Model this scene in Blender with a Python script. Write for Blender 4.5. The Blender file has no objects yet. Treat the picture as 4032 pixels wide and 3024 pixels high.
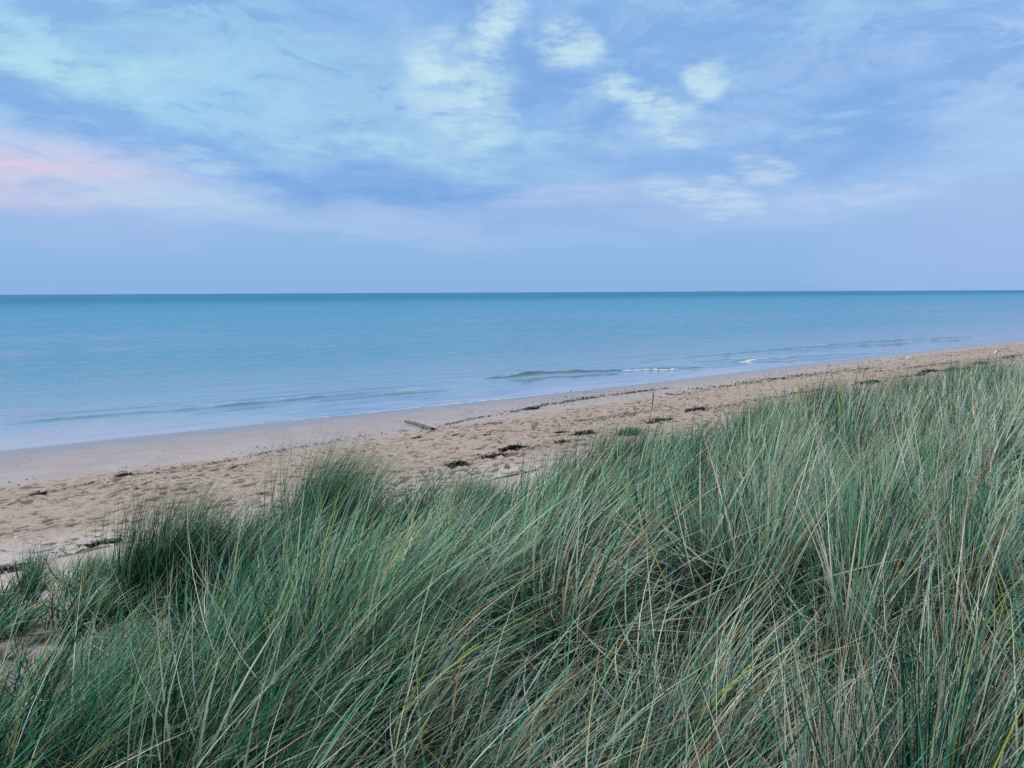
import bpy, math, random
import numpy as np
from mathutils import Matrix, Vector

random.seed(7)
rng = np.random.default_rng(11)
sc = bpy.context.scene
COL = sc.collection

# ------------------------------------------------------------------ camera frame
H = 5.5                                   # eye height above the sea
FPX = 3028.0                              # focal length in photograph pixels
PITCH, ROLL = math.radians(6.80), math.radians(0.257)
CAM_ROT = Matrix.Rotation(math.radians(90) - PITCH, 3, 'X') @ Matrix.Rotation(-ROLL, 3, 'Z')
CAM_NP = np.array(CAM_ROT)


def ray(u, v):
    """direction of the ray through photograph pixel (4032 x 3024)"""
    d = CAM_NP @ np.array([(u - 2016) / FPX, -(v - 1512) / FPX, -1.0])
    return d / np.linalg.norm(d)


# ------------------------------------------------------------------ shore frame
D = np.array([0.791, 0.612]); D = D / np.linalg.norm(D)      # along the shore
N = np.array([D[1], -D[0]])                                  # inland
S0 = 32.7


def ts(x, y):
    return x * D[0] + y * D[1], x * N[0] + y * N[1] + S0


def xy(t, s):
    return D[0] * t + N[0] * (s - S0), D[1] * t + N[1] * (s - S0)


def plane_hit(u, v, z=0.0):
    d = ray(u, v)
    k = (z - H) / d[2]
    return d[0] * k, d[1] * k


_w = [(0, 1776), (700, 1703), (1400, 1630), (2000, 1569), (2500, 1515), (2985, 1457), (3470, 1398), (4032, 1339)]
_wt = np.array([ts(*plane_hit(u, v)) for u, v in _w])
WT = np.concatenate([[-400, _wt[0, 0] - 12], _wt[:, 0], [_wt[-1, 0] + 60, 4000]])
WS = np.concatenate([[_wt[0, 1] - .5] * 2, _wt[:, 1], [_wt[-1, 1] + 1.5] * 2])


def shore(t):
    a = np.interp(t, WT, WS)
    for o in (-2.5, -1.2, 1.2, 2.5):
        a = a + np.interp(t + o, WT, WS)
    return a / 5


# ------------------------------------------------------------------ value noise
def _hash(ix, iy, seed):
    h = (ix.astype(np.int64) * 374761393 + iy.astype(np.int64) * 668265263 + seed * 1442695041) & 0xFFFFFFFF
    h = ((h ^ (h >> 13)) * 1274126177) & 0xFFFFFFFF
    return ((h ^ (h >> 16)) & 0xFFFF) / 65535.0


def vnoise(x, y, seed=0):
    x = np.asarray(x, float); y = np.asarray(y, float)
    ix, iy = np.floor(x), np.floor(y)
    fx, fy = x - ix, y - iy
    fx = fx * fx * (3 - 2 * fx); fy = fy * fy * (3 - 2 * fy)
    a, b = _hash(ix, iy, seed), _hash(ix + 1, iy, seed)
    c, d = _hash(ix, iy + 1, seed), _hash(ix + 1, iy + 1, seed)
    return (a * (1 - fx) + b * fx) * (1 - fy) + (c * (1 - fx) + d * fx) * fy


def fbm(x, y, seed=0, oct=4):
    r, a, tot = 0, 1.0, 0
    for i in range(oct):
        r = r + a * (vnoise(x * 2 ** i, y * 2 ** i, seed + i * 17) - .5)
        tot += a; a *= .5
    return r / tot * 2


# ------------------------------------------------------------------ terrain height
def ground_z(x, y):
    t, s = ts(np.asarray(x, float), np.asarray(y, float))
    w = shore(t)
    r = s - w
    z = np.interp(r, [-3000, -60, -8, 0, 8, 10, 15.5, 18.5, 60], [-6, -3.0, -.45, 0, .46, .62, 1.10, 1.28, 1.28])
    z = z + np.interp(s, [-1, 18.0, 19.5, 22, 24, 26, 30, 33, 60, 400], [0, 0, .12, .68, 1.22, 1.72, 2.42, 2.60, 3.0, 3.6])
    near = np.clip((s - 18) / 4, 0, 1)
    z = z + near * (.22 * fbm(t / 3.1, s / 2.6, 5, 3) + .16 * fbm(t / 1.5, s / 1.3, 15, 2))
    z = z + np.clip(r / 3, 0, 1) * .02 * fbm(t / 1.7, s / .9, 9, 3)
    return z


def hit(u, v, dz=0.0):
    """point of the ground seen at a photograph pixel"""
    d = ray(u, v)
    k = np.arange(1.0, 140, .04)
    X, Y, Z = d[0] * k, d[1] * k, H + d[2] * k
    g = ground_z(X, Y) + dz
    i = int(np.argmax(Z < g))
    return float(X[i]), float(Y[i]), float(ground_z(X[i], Y[i]))


# ------------------------------------------------------------------ mesh helpers
def link(o, parent=None):
    COL.objects.link(o)
    if parent is not None:
        o.parent = parent
    return o


def tag(o, label=None, cat=None, group=None, kind=None):
    for k, v in (('label', label), ('category', cat), ('group', group), ('kind', kind)):
        if v:
            o[k] = v
    return o


def np_mesh(name, verts, faces, mat=None, smooth=True, attrs=None):
    """verts (n,3), faces (m,4) arrays -> object"""
    me = bpy.data.meshes.new(name)
    nv, nf, k = len(verts), len(faces), faces.shape[1]
    me.vertices.add(nv)
    me.vertices.foreach_set('co', np.asarray(verts, np.float32).ravel())
    me.loops.add(nf * k)
    me.loops.foreach_set('vertex_index', np.asarray(faces, np.int32).ravel())
    me.polygons.add(nf)
    me.polygons.foreach_set('loop_start', np.arange(0, nf * k, k, dtype=np.int32))
    if smooth:
        me.polygons.foreach_set('use_smooth', np.ones(nf, bool))
    for an, arr in (attrs or {}).items():
        a = me.attributes.new(an, 'FLOAT', 'POINT')
        a.data.foreach_set('value', np.asarray(arr, np.float32).ravel())
    me.update(calc_edges=True)
    if mat:
        me.materials.append(mat)
    return bpy.data.objects.new(name, me)


def grid_faces(ni, nj):
    i, j = np.meshgrid(np.arange(ni - 1), np.arange(nj - 1), indexing='ij')
    a = (i * nj + j).ravel()
    return np.stack([a, a + nj, a + nj + 1, a + 1], 1)


# ------------------------------------------------------------------ node helper
class NT:
    def __init__(s, tree):
        s.t = tree; s.n = tree.nodes; s.l = tree.links

    def node(s, typ, **kw):
        n = s.n.new(typ)
        for k, v in kw.items():
            setattr(n, k, v)
        return n

    def put(s, sock, v):
        if isinstance(v, bpy.types.NodeSocket):
            s.l.new(v, sock)
        elif v is not None:
            if isinstance(v, (tuple, list)) and len(v) == 3 and sock.type == 'RGBA':
                v = (*v, 1)
            sock.default_value = v

    def math(s, op, a, b=None, c=None, clamp=False):
        n = s.node('ShaderNodeMath', operation=op, use_clamp=clamp)
        s.put(n.inputs[0], a); s.put(n.inputs[1], b)
        if c is not None: s.put(n.inputs[2], c)
        return n.outputs[0]

    def vmath(s, op, a, b=None):
        n = s.node('ShaderNodeVectorMath', operation=op)
        s.put(n.inputs[0], a); s.put(n.inputs[1], b)
        return n.outputs['Value'] if op in ('DOT_PRODUCT', 'LENGTH') else n.outputs[0]

    def mix(s, f, a, b, blend='MIX'):
        n = s.node('ShaderNodeMix', data_type='RGBA', blend_type=blend)
        s.put(n.inputs[0], f); s.put(n.inputs[6], a); s.put(n.inputs[7], b)
        return n.outputs[2]

    def smooth(s, v, lo, hi, a=0.0, b=1.0):
        n = s.node('ShaderNodeMapRange', interpolation_type='SMOOTHSTEP')
        s.put(n.inputs[0], v)
        for i, x in enumerate((lo, hi, a, b)):
            s.put(n.inputs[i + 1], x)
        return n.outputs[0]

    def noise(s, vec, scale, detail=4, rough=.5, out=0, dist=0, dim='3D'):
        n = s.node('ShaderNodeTexNoise', noise_dimensions=dim)
        s.put(n.inputs['Vector'], vec)
        n.inputs['Scale'].default_value = scale
        n.inputs['Detail'].default_value = detail
        n.inputs['Roughness'].default_value = rough
        n.inputs['Distortion'].default_value = dist
        return n.outputs[out]

    def attr(s, name):
        return s.node('ShaderNodeAttribute', attribute_name=name).outputs['Fac']

    def comb(s, x, y, z=0.0):
        n = s.node('ShaderNodeCombineXYZ')
        s.put(n.inputs[0], x); s.put(n.inputs[1], y); s.put(n.inputs[2], z)
        return n.outputs[0]

    def mapping(s, vec, loc=(0, 0, 0), rot=(0, 0, 0), scale=(1, 1, 1), typ='POINT'):
        n = s.node('ShaderNodeMapping', vector_type=typ)
        s.put(n.inputs[0], vec)
        n.inputs[1].default_value = loc; n.inputs[2].default_value = rot; n.inputs[3].default_value = scale
        return n.outputs[0]

    def ramp(s, f, stops, interp='LINEAR'):
        n = s.node('ShaderNodeValToRGB')
        n.color_ramp.interpolation = interp
        e = n.color_ramp.elements
        while len(e) < len(stops): e.new(.5)
        for el, (p, c) in zip(e, stops):
            el.position = p; el.color = (*c, 1)
        s.put(n.inputs[0], f)
        return n.outputs[0]

    def bump(s, h, dist, strength=1.0, normal=None):
        n = s.node('ShaderNodeBump')
        n.inputs['Distance'].default_value = dist
        s.put(n.inputs['Strength'], strength)
        s.put(n.inputs['Height'], h)
        if normal: s.put(n.inputs['Normal'], normal)
        return n.outputs[0]


def material(name, rough=.8, spec=.3):
    m = bpy.data.materials.new(name); m.use_nodes = True
    k = NT(m.node_tree)
    p = k.n['Principled BSDF']
    p.inputs['Roughness'].default_value = rough
    p.inputs['Specular IOR Level'].default_value = spec
    return m, k, p


def srgb(r, g, b):
    f = lambda c: (c / 255 / 12.92) if c <= 10 else ((c / 255 + .055) / 1.055) ** 2.4
    return (f(r), f(g), f(b))


# ------------------------------------------------------------------ sky
SUN_EL, SUN_AZ = math.radians(27), math.radians(-100)      # azimuth from +Y towards +X: soft light from the left


def build_world():
    w = bpy.data.worlds.new("World"); sc.world = w; w.use_nodes = True
    k = NT(w.node_tree); k.n.clear()
    out = k.node('ShaderNodeOutputWorld')
    tc = k.node('ShaderNodeTexCoord').outputs['Generated']
    sep = k.node('ShaderNodeSeparateXYZ'); k.put(sep.inputs[0], tc)
    x, y, z = sep.outputs
    sky = k.node('ShaderNodeTexSky', sky_type='NISHITA', sun_disc=False)
    sky.sun_elevation = math.radians(12); sky.sun_rotation = SUN_AZ
    zc = k.math('ADD', k.math('MAXIMUM', z, 0.0), .10)
    px = k.math('DIVIDE', x, zc); py = k.math('DIVIDE', y, zc)
    P = k.comb(px, py, 0.0)                              # the cloud sheet, seen in perspective
    az = k.math('ARCTAN2', x, y)
    el = k.math('ARCSINE', z)
    A = k.comb(az, el, 0.0)
    n1 = k.noise(A, 3.2, 6, .55, out=1)
    n2 = k.noise(P, 1.3, 8, .62, out=1)
    wv = k.vmath('MULTIPLY', k.vmath('SUBTRACT', n1, (.5, .5, .5)), (.20, .10, 0))
    wv2 = k.vmath('MULTIPLY', k.vmath('SUBTRACT', n2, (.5, .5, .5)), (.15, .060, 0))
    AW = k.vmath('ADD', k.vmath('ADD', A, wv), wv2)
    # base, horizon to top
    col = k.ramp(k.math('MULTIPLY', el, 2.0, clamp=True), [
        (0.0, srgb(141, 183, 230)), (.10, srgb(146, 188, 233)), (.28, srgb(160, 193, 238)),
        (.5, srgb(156, 193, 238)), (.8, srgb(140, 186, 238))])
    cy, pk, dk, br, lv = (srgb(164, 212, 243), srgb(240, 205, 228), srgb(129, 175, 233), srgb(212, 242, 247), srgb(166, 200, 243))
    mid = srgb(158, 205, 240)
    B = [  # x, y, rx, ry, tilt (deg, + = falls to the right), colour, weight, kind   (in 2212-wide picture units)
        (90, 90, 430, 170, 0, cy, .8, 's'), (330, 190, 300, 110, 15, cy, .5, 's'), (700, 230, 380, 110, 5, mid, .4, 's'),
        (800, 40, 260, 60, 8, dk, .30, 's'), (1060, -10, 170, 50, 0, dk, .75, 's'),
        (60, 210, 160, 38, 12, dk, .40, 's'), (260, 255, 330, 42, 17, dk, .62, 's'), (160, 165, 90, 30, 0, dk, .3, 's'),
        (1000, 250, 300, 130, 0, mid, .45, 's'),
        (1130, 150, 150, 55, 35, dk, .75, 's'), (1290, 240, 170, 60, 25, dk, .55, 's'), (1420, 80, 240, 75, -10, dk, .70, 's'),
        (1560, 270, 330, 75, 12, dk, .50, 's'), (1880, 225, 230, 95, 10, dk, .70, 's'), (2060, 130, 220, 50, 15, dk, .25, 's'),
        (1930, 345, 220, 26, -6, dk, .42, 's'), (1300, 350, 200, 40, 0, dk, .30, 's'),
        (420, 352, 260, 24, 17, dk, .75, 's'), (800, 422, 400, 46, 6, srgb(124, 170, 231), 1.0, 's'), (560, 385, 120, 14, 12, dk, .5, 's'),
        (1900, 90, 380, 60, -18, lv, .55, 's'), (2230, 140, 150, 240, 0, lv, .9, 's'), (1750, 60, 220, 40, -20, mid, .4, 's'),
        (120, 372, 340, 70, 6, lv, .75, 's'), (40, 370, 250, 58, 0, srgb(208, 210, 239), .8, 's'), (-10, 382, 170, 42, 0, srgb(238, 208, 228), .62, 's'),
        (90, 480, 330, 45, 0, srgb(164, 190, 238), .5, 's'), (520, 445, 420, 30, 4, srgb(184, 210, 241), .6, 's'),
        (380, 432, 150, 14, 0, srgb(196, 222, 243), .6, 'h'), (900, 500, 380, 20, 3, srgb(164, 196, 240), .5, 's'),
        (1950, 405, 330, 42, -4, lv, .8, 's'), (1330, 450, 330, 40, 0, srgb(168, 196, 240), .6, 's'),
        (2180, 300, 120, 60, 0, lv, .4, 's'), (2150, 550, 260, 90, 0, srgb(163, 190, 238), .6, 's'),
        # bright openings in the cloud
        (1058, 45, 46, 62, 0, br, 1.0, 'h'), (945, 110, 70, 42, -10, br, .7, 'h'), (1240, 112, 58, 42, 10, br, 1.0, 'h'),
        (985, 220, 95, 66, 20, br, .75, 'h'), (1355, 215, 60, 24, 15, br, .9, 'h'), (1515, 190, 60, 24, -18, br, .8, 'h'),
        (1445, 262, 62, 18, 8, br, .8, 'h'), (1300, 285, 80, 22, 0, lv, .8, 'h'), (1505, 415, 80, 30, 14, srgb(200, 224, 246), .95, 'h'),
        (1645, 350, 60, 24, 14, srgb(200, 224, 246), .8, 'h'), (1860, 410, 120, 18, 0, srgb(196, 212, 245), .7, 'h'),
        (830, 325, 150, 16, 6, srgb(192, 226, 244), .7, 'h'), (430, 325, 90, 16, 8, srgb(190, 222, 244), .7, 'h'),
        (1200, 425, 120, 20, 0, srgb(186, 208, 243), .6, 'h'), (530, 180, 60, 20, 0, cy, .5, 'h'), (1900, 130, 90, 30, 0, lv, .6, 'h'),
        (40, 85, 200, 40, 10, srgb(186, 232, 242), .7, 'h'), (150, 130, 120, 22, 0, srgb(190, 230, 243), .6, 'h'),
        (350, 145, 120, 26, 0, srgb(178, 226, 243), .5, 'h'), (1060, 170, 60, 40, 20, br, .4, 'h'),
        (520, 385, 150, 8, 7, srgb(186, 212, 243), .35, 'h'),
        (1110, 300, 80, 16, 12, srgb(184, 220, 244), .5, 'h'), (1700, 255, 60, 18, 20, lv, .5, 'h'),
        (1780, 283, 50, 6, 2, srgb(186, 214, 244), .6, 'h'),
    ]
    hn = k.smooth(k.noise(P, 4.6, 9, .68), .38, .60)
    f22 = FPX * 2212 / 4032
    def blobs(col, which):
        for (bx, by, rx, ry, tilt, c, wgt, kind) in B:
            if kind != which: continue
            d = ray(bx * 4032 / 2212, by * 4032 / 2212)
            a0, e0 = math.atan2(d[0], d[1]), math.asin(d[2])
            m = k.mapping(AW, (a0, e0, 0), (0, 0, -math.radians(tilt)), (rx / f22, ry / f22, 1), 'TEXTURE')
            m = k.vmath('MULTIPLY', m, (1, 1, 0))
            q = k.vmath('DOT_PRODUCT', m, m)
            if kind == 's':
                wgtn = k.math('MULTIPLY', k.smooth(q, 0.0, 2.6, 1.0, 0.0), wgt)
            else:
                wgtn = k.math('MULTIPLY', k.math('MULTIPLY', k.smooth(q, 0.0, 2.9, 1.0, 0.0), wgt * .85), k.math('ADD', .16, k.math('MULTIPLY', hn, .74)))
            col = k.mix(wgtn, col, c)
        return col
    col = blobs(col, 's')
    # fine cloud relief
    c1 = k.noise(P, 1.1, 8, .60)
    col = k.mix(k.math('MULTIPLY', k.smooth(c1, .52, .66), k.smooth(el, .06, .2, 0, .38)), col, srgb(134, 178, 233))
    c2 = k.noise(k.vmath('ADD', k.vmath('MULTIPLY', P, (1.0, .85, 0)), (3.7, 1.9, 0)), 2.6, 12, .66, dist=.7)
    hi2 = k.smooth(el, .09, .24)
    col = k.mix(k.math('MULTIPLY', k.smooth(c2, .49, .62, 0, .72), hi2), col, srgb(130, 175, 232))
    col = k.mix(k.math('MULTIPLY', k.smooth(c2, .49, .36, 0, .46), hi2), col, srgb(176, 212, 244))
    c3 = k.noise(k.vmath('ADD', k.vmath('MULTIPLY', A, (1.0, 3.2, 0)), (.3, .8, 0)), 7.0, 8, .62, dist=.3)
    col = k.mix(k.math('MULTIPLY', k.smooth(c3, .52, .70, 0, .45), k.smooth(el, .05, .12)), col, srgb(136, 178, 232))
    col = k.mix(k.math('MULTIPLY', k.smooth(c3, .48, .32, 0, .30), k.smooth(el, .05, .12)), col, srgb(178, 208, 243))
    col = k.mix(k.math('MULTIPLY', k.smooth(c1, .48, .36), k.smooth(el, .06, .2, 0, .30)), col, srgb(176, 212, 243))
    col = blobs(col, 'h')
    hi = k.smooth(el, .05, .22)
    fine = k.noise(P, 4.5, 10, .70)
    g = k.math('ADD', 1.0, k.math('MULTIPLY', k.math('SUBTRACT', fine, .5), k.math('MULTIPLY', hi, .34)))
    col = k.mix(1.0, col, k.comb(g, g, k.math('ADD', .35, k.math('MULTIPLY', g, .65))), 'MULTIPLY')
    # unseen sky overhead and inland made brighter and warmer, added to light the ground
    up = k.smooth(el, .55, 1.15)
    back = k.smooth(y, .15, -.55)
    col = k.mix(k.math('MAXIMUM', up, back), col, (1.10, 1.02, .96))
    col = k.mix(k.smooth(z, -.02, -.2), col, (.20, .22, .24))
    bg1 = k.node('ShaderNodeBackground'); k.put(bg1.inputs[0], sky.outputs[0]); bg1.inputs[1].default_value = .05
    bg2 = k.node('ShaderNodeBackground'); k.put(bg2.inputs[0], col); bg2.inputs[1].default_value = 1.0
    mx = k.node('ShaderNodeMixShader'); mx.inputs[0].default_value = .95
    k.l.new(bg1.outputs[0], mx.inputs[1]); k.l.new(bg2.outputs[0], mx.inputs[2])
    k.l.new(mx.outputs[0], out.inputs[0])
    w.cycles.sampling_method = 'MANUAL'; w.cycles.sample_map_resolution = 512


def build_sun():
    L = bpy.data.lights.new('sun_light', 'SUN')
    L.energy = 1.5; L.angle = math.radians(14); L.color = (1.0, .95, .90)
    o = bpy.data.objects.new('sun_light', L); COL.objects.link(o)
    v = Vector((math.sin(SUN_AZ) * math.cos(SUN_EL), math.cos(SUN_AZ) * math.cos(SUN_EL), math.sin(SUN_EL)))
    o.rotation_euler = v.to_track_quat('Z', 'Y').to_euler()


# ------------------------------------------------------------------ materials
def mat_beach():
    m, k, p = material('beach_sand', .85, .25)
    tc = k.node('ShaderNodeTexCoord').outputs['Object']
    r = k.attr('inland')
    nz = k.noise(tc, .35, 4, .6)
    rr = k.math('ADD', r, k.math('MULTIPLY', k.math('SUBTRACT', nz, .5), 1.6))
    wet = (.375, .36, .385); damp = (.45, .42, .435); dry = (.485, .42, .362); pale = (.60, .57, .55)
    c = k.mix(k.smooth(rr, -.3, 3.2), (.27, .25, .27), wet)
    c = k.mix(k.smooth(rr, 2.0, 7.5), c, damp)
    c = k.mix(k.smooth(rr, 7.5, 9.5), c, dry)
    c = k.mix(k.smooth(rr, 15.8, 18.0), c, pale)
    big = k.noise(tc, .9, 5, .6)
    c = k.mix(1.0, c, k.ramp(big, [(.25, (.86, .85, .84)), (.6, (1.0, 1.0, 1.0)), (.8, (1.08, 1.05, 1.0))]), 'MULTIPLY')
    mo = k.noise(k.mapping(tc, rot=(0, 0, -.35), scale=(.6, 1.3, 1)), 5.0, 6, .72)
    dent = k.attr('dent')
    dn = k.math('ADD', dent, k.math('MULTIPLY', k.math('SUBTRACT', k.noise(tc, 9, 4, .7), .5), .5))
    c = k.mix(k.smooth(dn, .24, .46, 0, .82), c, (.15, .115, .10))         # damp sand turned up in the prints, plus their shade painted in
    c = k.mix(k.math('MULTIPLY', k.smooth(mo, .535, .60), k.smooth(rr, 8, 10, 0, .72)), c, (.215, .165, .14))  # dark dashes painted in for the shadows of small relief
    gr = k.noise(tc, 260, 2, .6)
    c = k.mix(.5, c, k.mix(1.0, c, k.ramp(gr, [(.3, (.78, .78, .78)), (.7, (1.2, 1.2, 1.2))]), 'MULTIPLY'))
    spk = k.noise(tc, 38, 3, .6)
    c = k.mix(k.smooth(spk, .70, .78, 0, .6), c, (.12, .10, .09))
    k.put(p.inputs['Base Color'], c)
    k.put(p.inputs['Roughness'], k.smooth(rr, 0, 5.0, .24, .9))
    k.put(p.inputs['Specular IOR Level'], k.smooth(rr, 0, 5.0, .9, .15))
    b = k.bump(k.noise(tc, 4.2, 7, .66), .075, k.smooth(rr, 7.5, 10.0, .08, .9))
    b = k.bump(k.noise(tc, 90, 3, .6), .004, .5, b)
    k.put(p.inputs['Normal'], b)
    return m


def mat_dune():
    m, k, p = material('dune_sand', .92, .12)
    tc = k.node('ShaderNodeTexCoord').outputs['Object']
    big = k.noise(tc, .8, 5, .6)
    sand = k.ramp(big, [(.3, (.42, .39, .355)), (.7, (.60, .55, .50))])
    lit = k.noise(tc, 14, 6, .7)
    litter = k.ramp(lit, [(.35, (.008, .009, .012)), (.6, (.022, .021, .022)), (.78, (.08, .075, .065))])  # plant litter taken near black to paint in the shaded gaps
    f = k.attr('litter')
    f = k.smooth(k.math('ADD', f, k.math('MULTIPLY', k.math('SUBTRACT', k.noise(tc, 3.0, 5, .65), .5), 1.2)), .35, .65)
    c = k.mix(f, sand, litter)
    gr = k.noise(tc, 240, 2, .6)
    c = k.mix(.5, c, k.mix(1.0, c, k.ramp(gr, [(.3, (.78, .78, .78)), (.7, (1.2, 1.2, 1.2))]), 'MULTIPLY'))
    k.put(p.inputs['Base Color'], c)
    b = k.bump(k.noise(tc, 5.0, 6, .65), .05, .8)
    k.put(p.inputs['Normal'], b)
    return m


def mat_sea():
    m, k, p = material('sea_water', .06, .5)
    p.inputs['IOR'].default_value = 1.333
    tc = k.node('ShaderNodeTexCoord').outputs['Object']
    q = k.attr('offshore')
    rot = math.atan2(D[1], D[0])
    al = k.mapping(tc, rot=(0, 0, -rot))                        # x along the shore
    v1 = k.mapping(al, scale=(.30, 1.0, 1))
    v2 = k.mapping(al, rot=(0, 0, .35), scale=(.42, 1.0, 1))
    h = k.noise(v1, .42, 5, .62)
    h2 = k.noise(v2, 2.4, 4, .6)
    h3 = k.noise(al, 7.0, 3, .6)
    calm = k.smooth(q, 1.0, 16.0, .05, 1.0)
    patch = k.smooth(k.noise(k.mapping(al, scale=(.012, .05, 1)), 1.0, 4, .6), .35, .65, .55, 1.25)
    far = k.smooth(q, 60, 320, 1.0, 2.2)
    amp0 = k.math('MULTIPLY', calm, patch)
    far2 = k.math('MULTIPLY', amp0, far)
    amp = k.math('MULTIPLY', calm, patch)
    amp = k.math('MULTIPLY', far2, .50, clamp=True)
    b = k.bump(h, .70, amp)
    b = k.bump(h2, .085, amp, b)
    b = k.bump(h3, .016, amp, b)
    k.put(p.inputs['Normal'], b)
    c = k.mix(k.smooth(q, 0.0, 5.0), (.42, .50, .66), (.25, .43, .64))
    c = k.mix(k.smooth(q, 3.0, 40.0), c, (.075, .34, .56))
    c = k.mix(k.smooth(q, 150.0, 700.0), c, (.014, .21, .39))
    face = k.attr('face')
    c = k.mix(k.math('MULTIPLY', face, .9), c, (.03, .115, .14))  # wave fronts darkened in the colour, where they mirror less sky
    sp = k.noise(k.mapping(al, scale=(.6, 1, 1)), 4.0, 7, .8)
    fo = k.attr('foam')
    foam = k.smooth(k.math('ADD', sp, k.math('SUBTRACT', fo, 1.10)), -.02, .10)
    c = k.mix(foam, c, (.66, .73, .78))
    # body of the water below, sky mirrored above; ruffled water far out mirrors less than the calm edge
    fr = k.node('ShaderNodeFresnel'); fr.inputs['IOR'].default_value = 1.42; k.put(fr.inputs['Normal'], b)
    lim = k.ramp(k.math('POWER', k.math('DIVIDE', q, 800.0, clamp=True), .4), [(0, (.85,) * 3), (.20, (.80,) * 3), (.35, (.66,) * 3), (.51, (.40,) * 3), (.8, (.28,) * 3)])
    f = k.math('MINIMUM', fr.outputs[0], k.math('MULTIPLY', lim, k.smooth(patch, .55, 1.25, 1.15, .85)))
    f = k.math('MULTIPLY', f, k.smooth(k.noise(v1, .75, 7, .70), 0.38, .62, .45, 1.42))
    f = k.math('MULTIPLY', f, k.smooth(q, 3, 14, 1.75, 1.0), clamp=True)
    f = k.math('MULTIPLY', f, k.math('SUBTRACT', 1.0, foam))
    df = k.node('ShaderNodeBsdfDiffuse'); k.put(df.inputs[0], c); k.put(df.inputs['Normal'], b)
    gl = k.node('ShaderNodeBsdfGlossy'); gl.inputs['Roughness'].default_value = .08; k.put(gl.inputs['Normal'], b)
    mx = k.node('ShaderNodeMixShader'); k.put(mx.inputs[0], f)
    k.l.new(df.outputs[0], mx.inputs[1]); k.l.new(gl.outputs[0], mx.inputs[2])
    k.l.new(mx.outputs[0], k.n['Material Output'].inputs[0])
    return m


def mat_grass():
    m, k, p = material('marram_blades', .55, .12)
    tone = k.attr('tone'); al = k.attr('along'); v = k.attr('shade_of_green')
    green = k.ramp(v, [(0.0, (.006, .040, .026)), (.25, (.014, .115, .070)), (.50, (.035, .225, .140)), (.72, (.10, .38, .255)), (.90, (.30, .54, .40)), (1.0, (.40, .50, .12))])
    straw = k.ramp(v, [(0.0, (.04, .04, .035)), (.28, (.14, .18, .175)), (.55, (.42, .58, .50)), (.82, (.76, .82, .70)), (.93, (.68, .62, .42)), (1.0, (.46, .31, .14))])
    c = k.mix(k.smooth(tone, .45, .55), green, straw)
    c = k.mix(k.smooth(al, .60, .08, 0, .93), c, (.022, .019, .014))      # old brown sheaths, darkened further to paint in shade low in the grass
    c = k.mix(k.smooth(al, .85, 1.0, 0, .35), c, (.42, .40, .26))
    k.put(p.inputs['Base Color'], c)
    tr = k.node('ShaderNodeBsdfTranslucent'); k.put(tr.inputs[0], c)
    mx = k.node('ShaderNodeMixShader'); mx.inputs[0].default_value = .12
    k.l.new(p.outputs[0], mx.inputs[1]); k.l.new(tr.outputs[0], mx.inputs[2])
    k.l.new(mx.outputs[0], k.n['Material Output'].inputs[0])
    return m


def mat_weed(name, dark, light):
    m, k, p = material(name, .55, .3)
    v = k.attr('tone')
    c = k.ramp(v, [(0, dark), (.72, dark), (.86, light), (1, (.45, .42, .38))])
    k.put(p.inputs['Base Color'], c)
    return m


def simple(name, c, rough=.7, spec=.3, var=.25, scale=20):
    m, k, p = material(name, rough, spec)
    tc = k.node('ShaderNodeTexCoord').outputs['Object']
    n = k.noise(tc, scale, 5, .6)
    lo = tuple(x * (1 - var) for x in c); hi = tuple(min(1, x * (1 + var)) for x in c)
    k.put(p.inputs['Base Color'], k.ramp(n, [(.3, lo), (.7, hi)]))
    return m


# ------------------------------------------------------------------ ground sheets
def seq(*parts):
    """(start, stop, step) runs and single far values -> sorted array"""
    out = []
    for q in parts:
        out += list(np.arange(*q)) if isinstance(q, tuple) else [q]
    return np.array(sorted(out), float)


GRASS_EDGE = []          # filled below: (t, s) of the seaward edge of the marram


def edge_s(t):
    return np.interp(t, EDGE_T, EDGE_S)


# seaward edge of the grass: picture column (2212 wide) and distance ahead in metres
_edge = [(-500, 5.2), (-150, 5.9), (0, 6.4), (150, 6.8), (300, 7.6), (420, 8.6), (560, 9.2), (700, 9.2), (860, 9.3), (960, 8.3), (1060, 8.6),
         (1200, 10.4), (1350, 12.0), (1500, 14.2), (1700, 17.5), (1850, 20.5), (2000, 24.0), (2150, 28.0), (2300, 34.0), (2500, 45.0), (2700, 62.0)]
_e = np.array([ts((c - 1106) / 1661 * dist, dist) for c, dist in _edge])
_o = np.argsort(_e[:, 0])
EDGE_T, EDGE_S = _e[_o, 0], _e[_o, 1]


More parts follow.
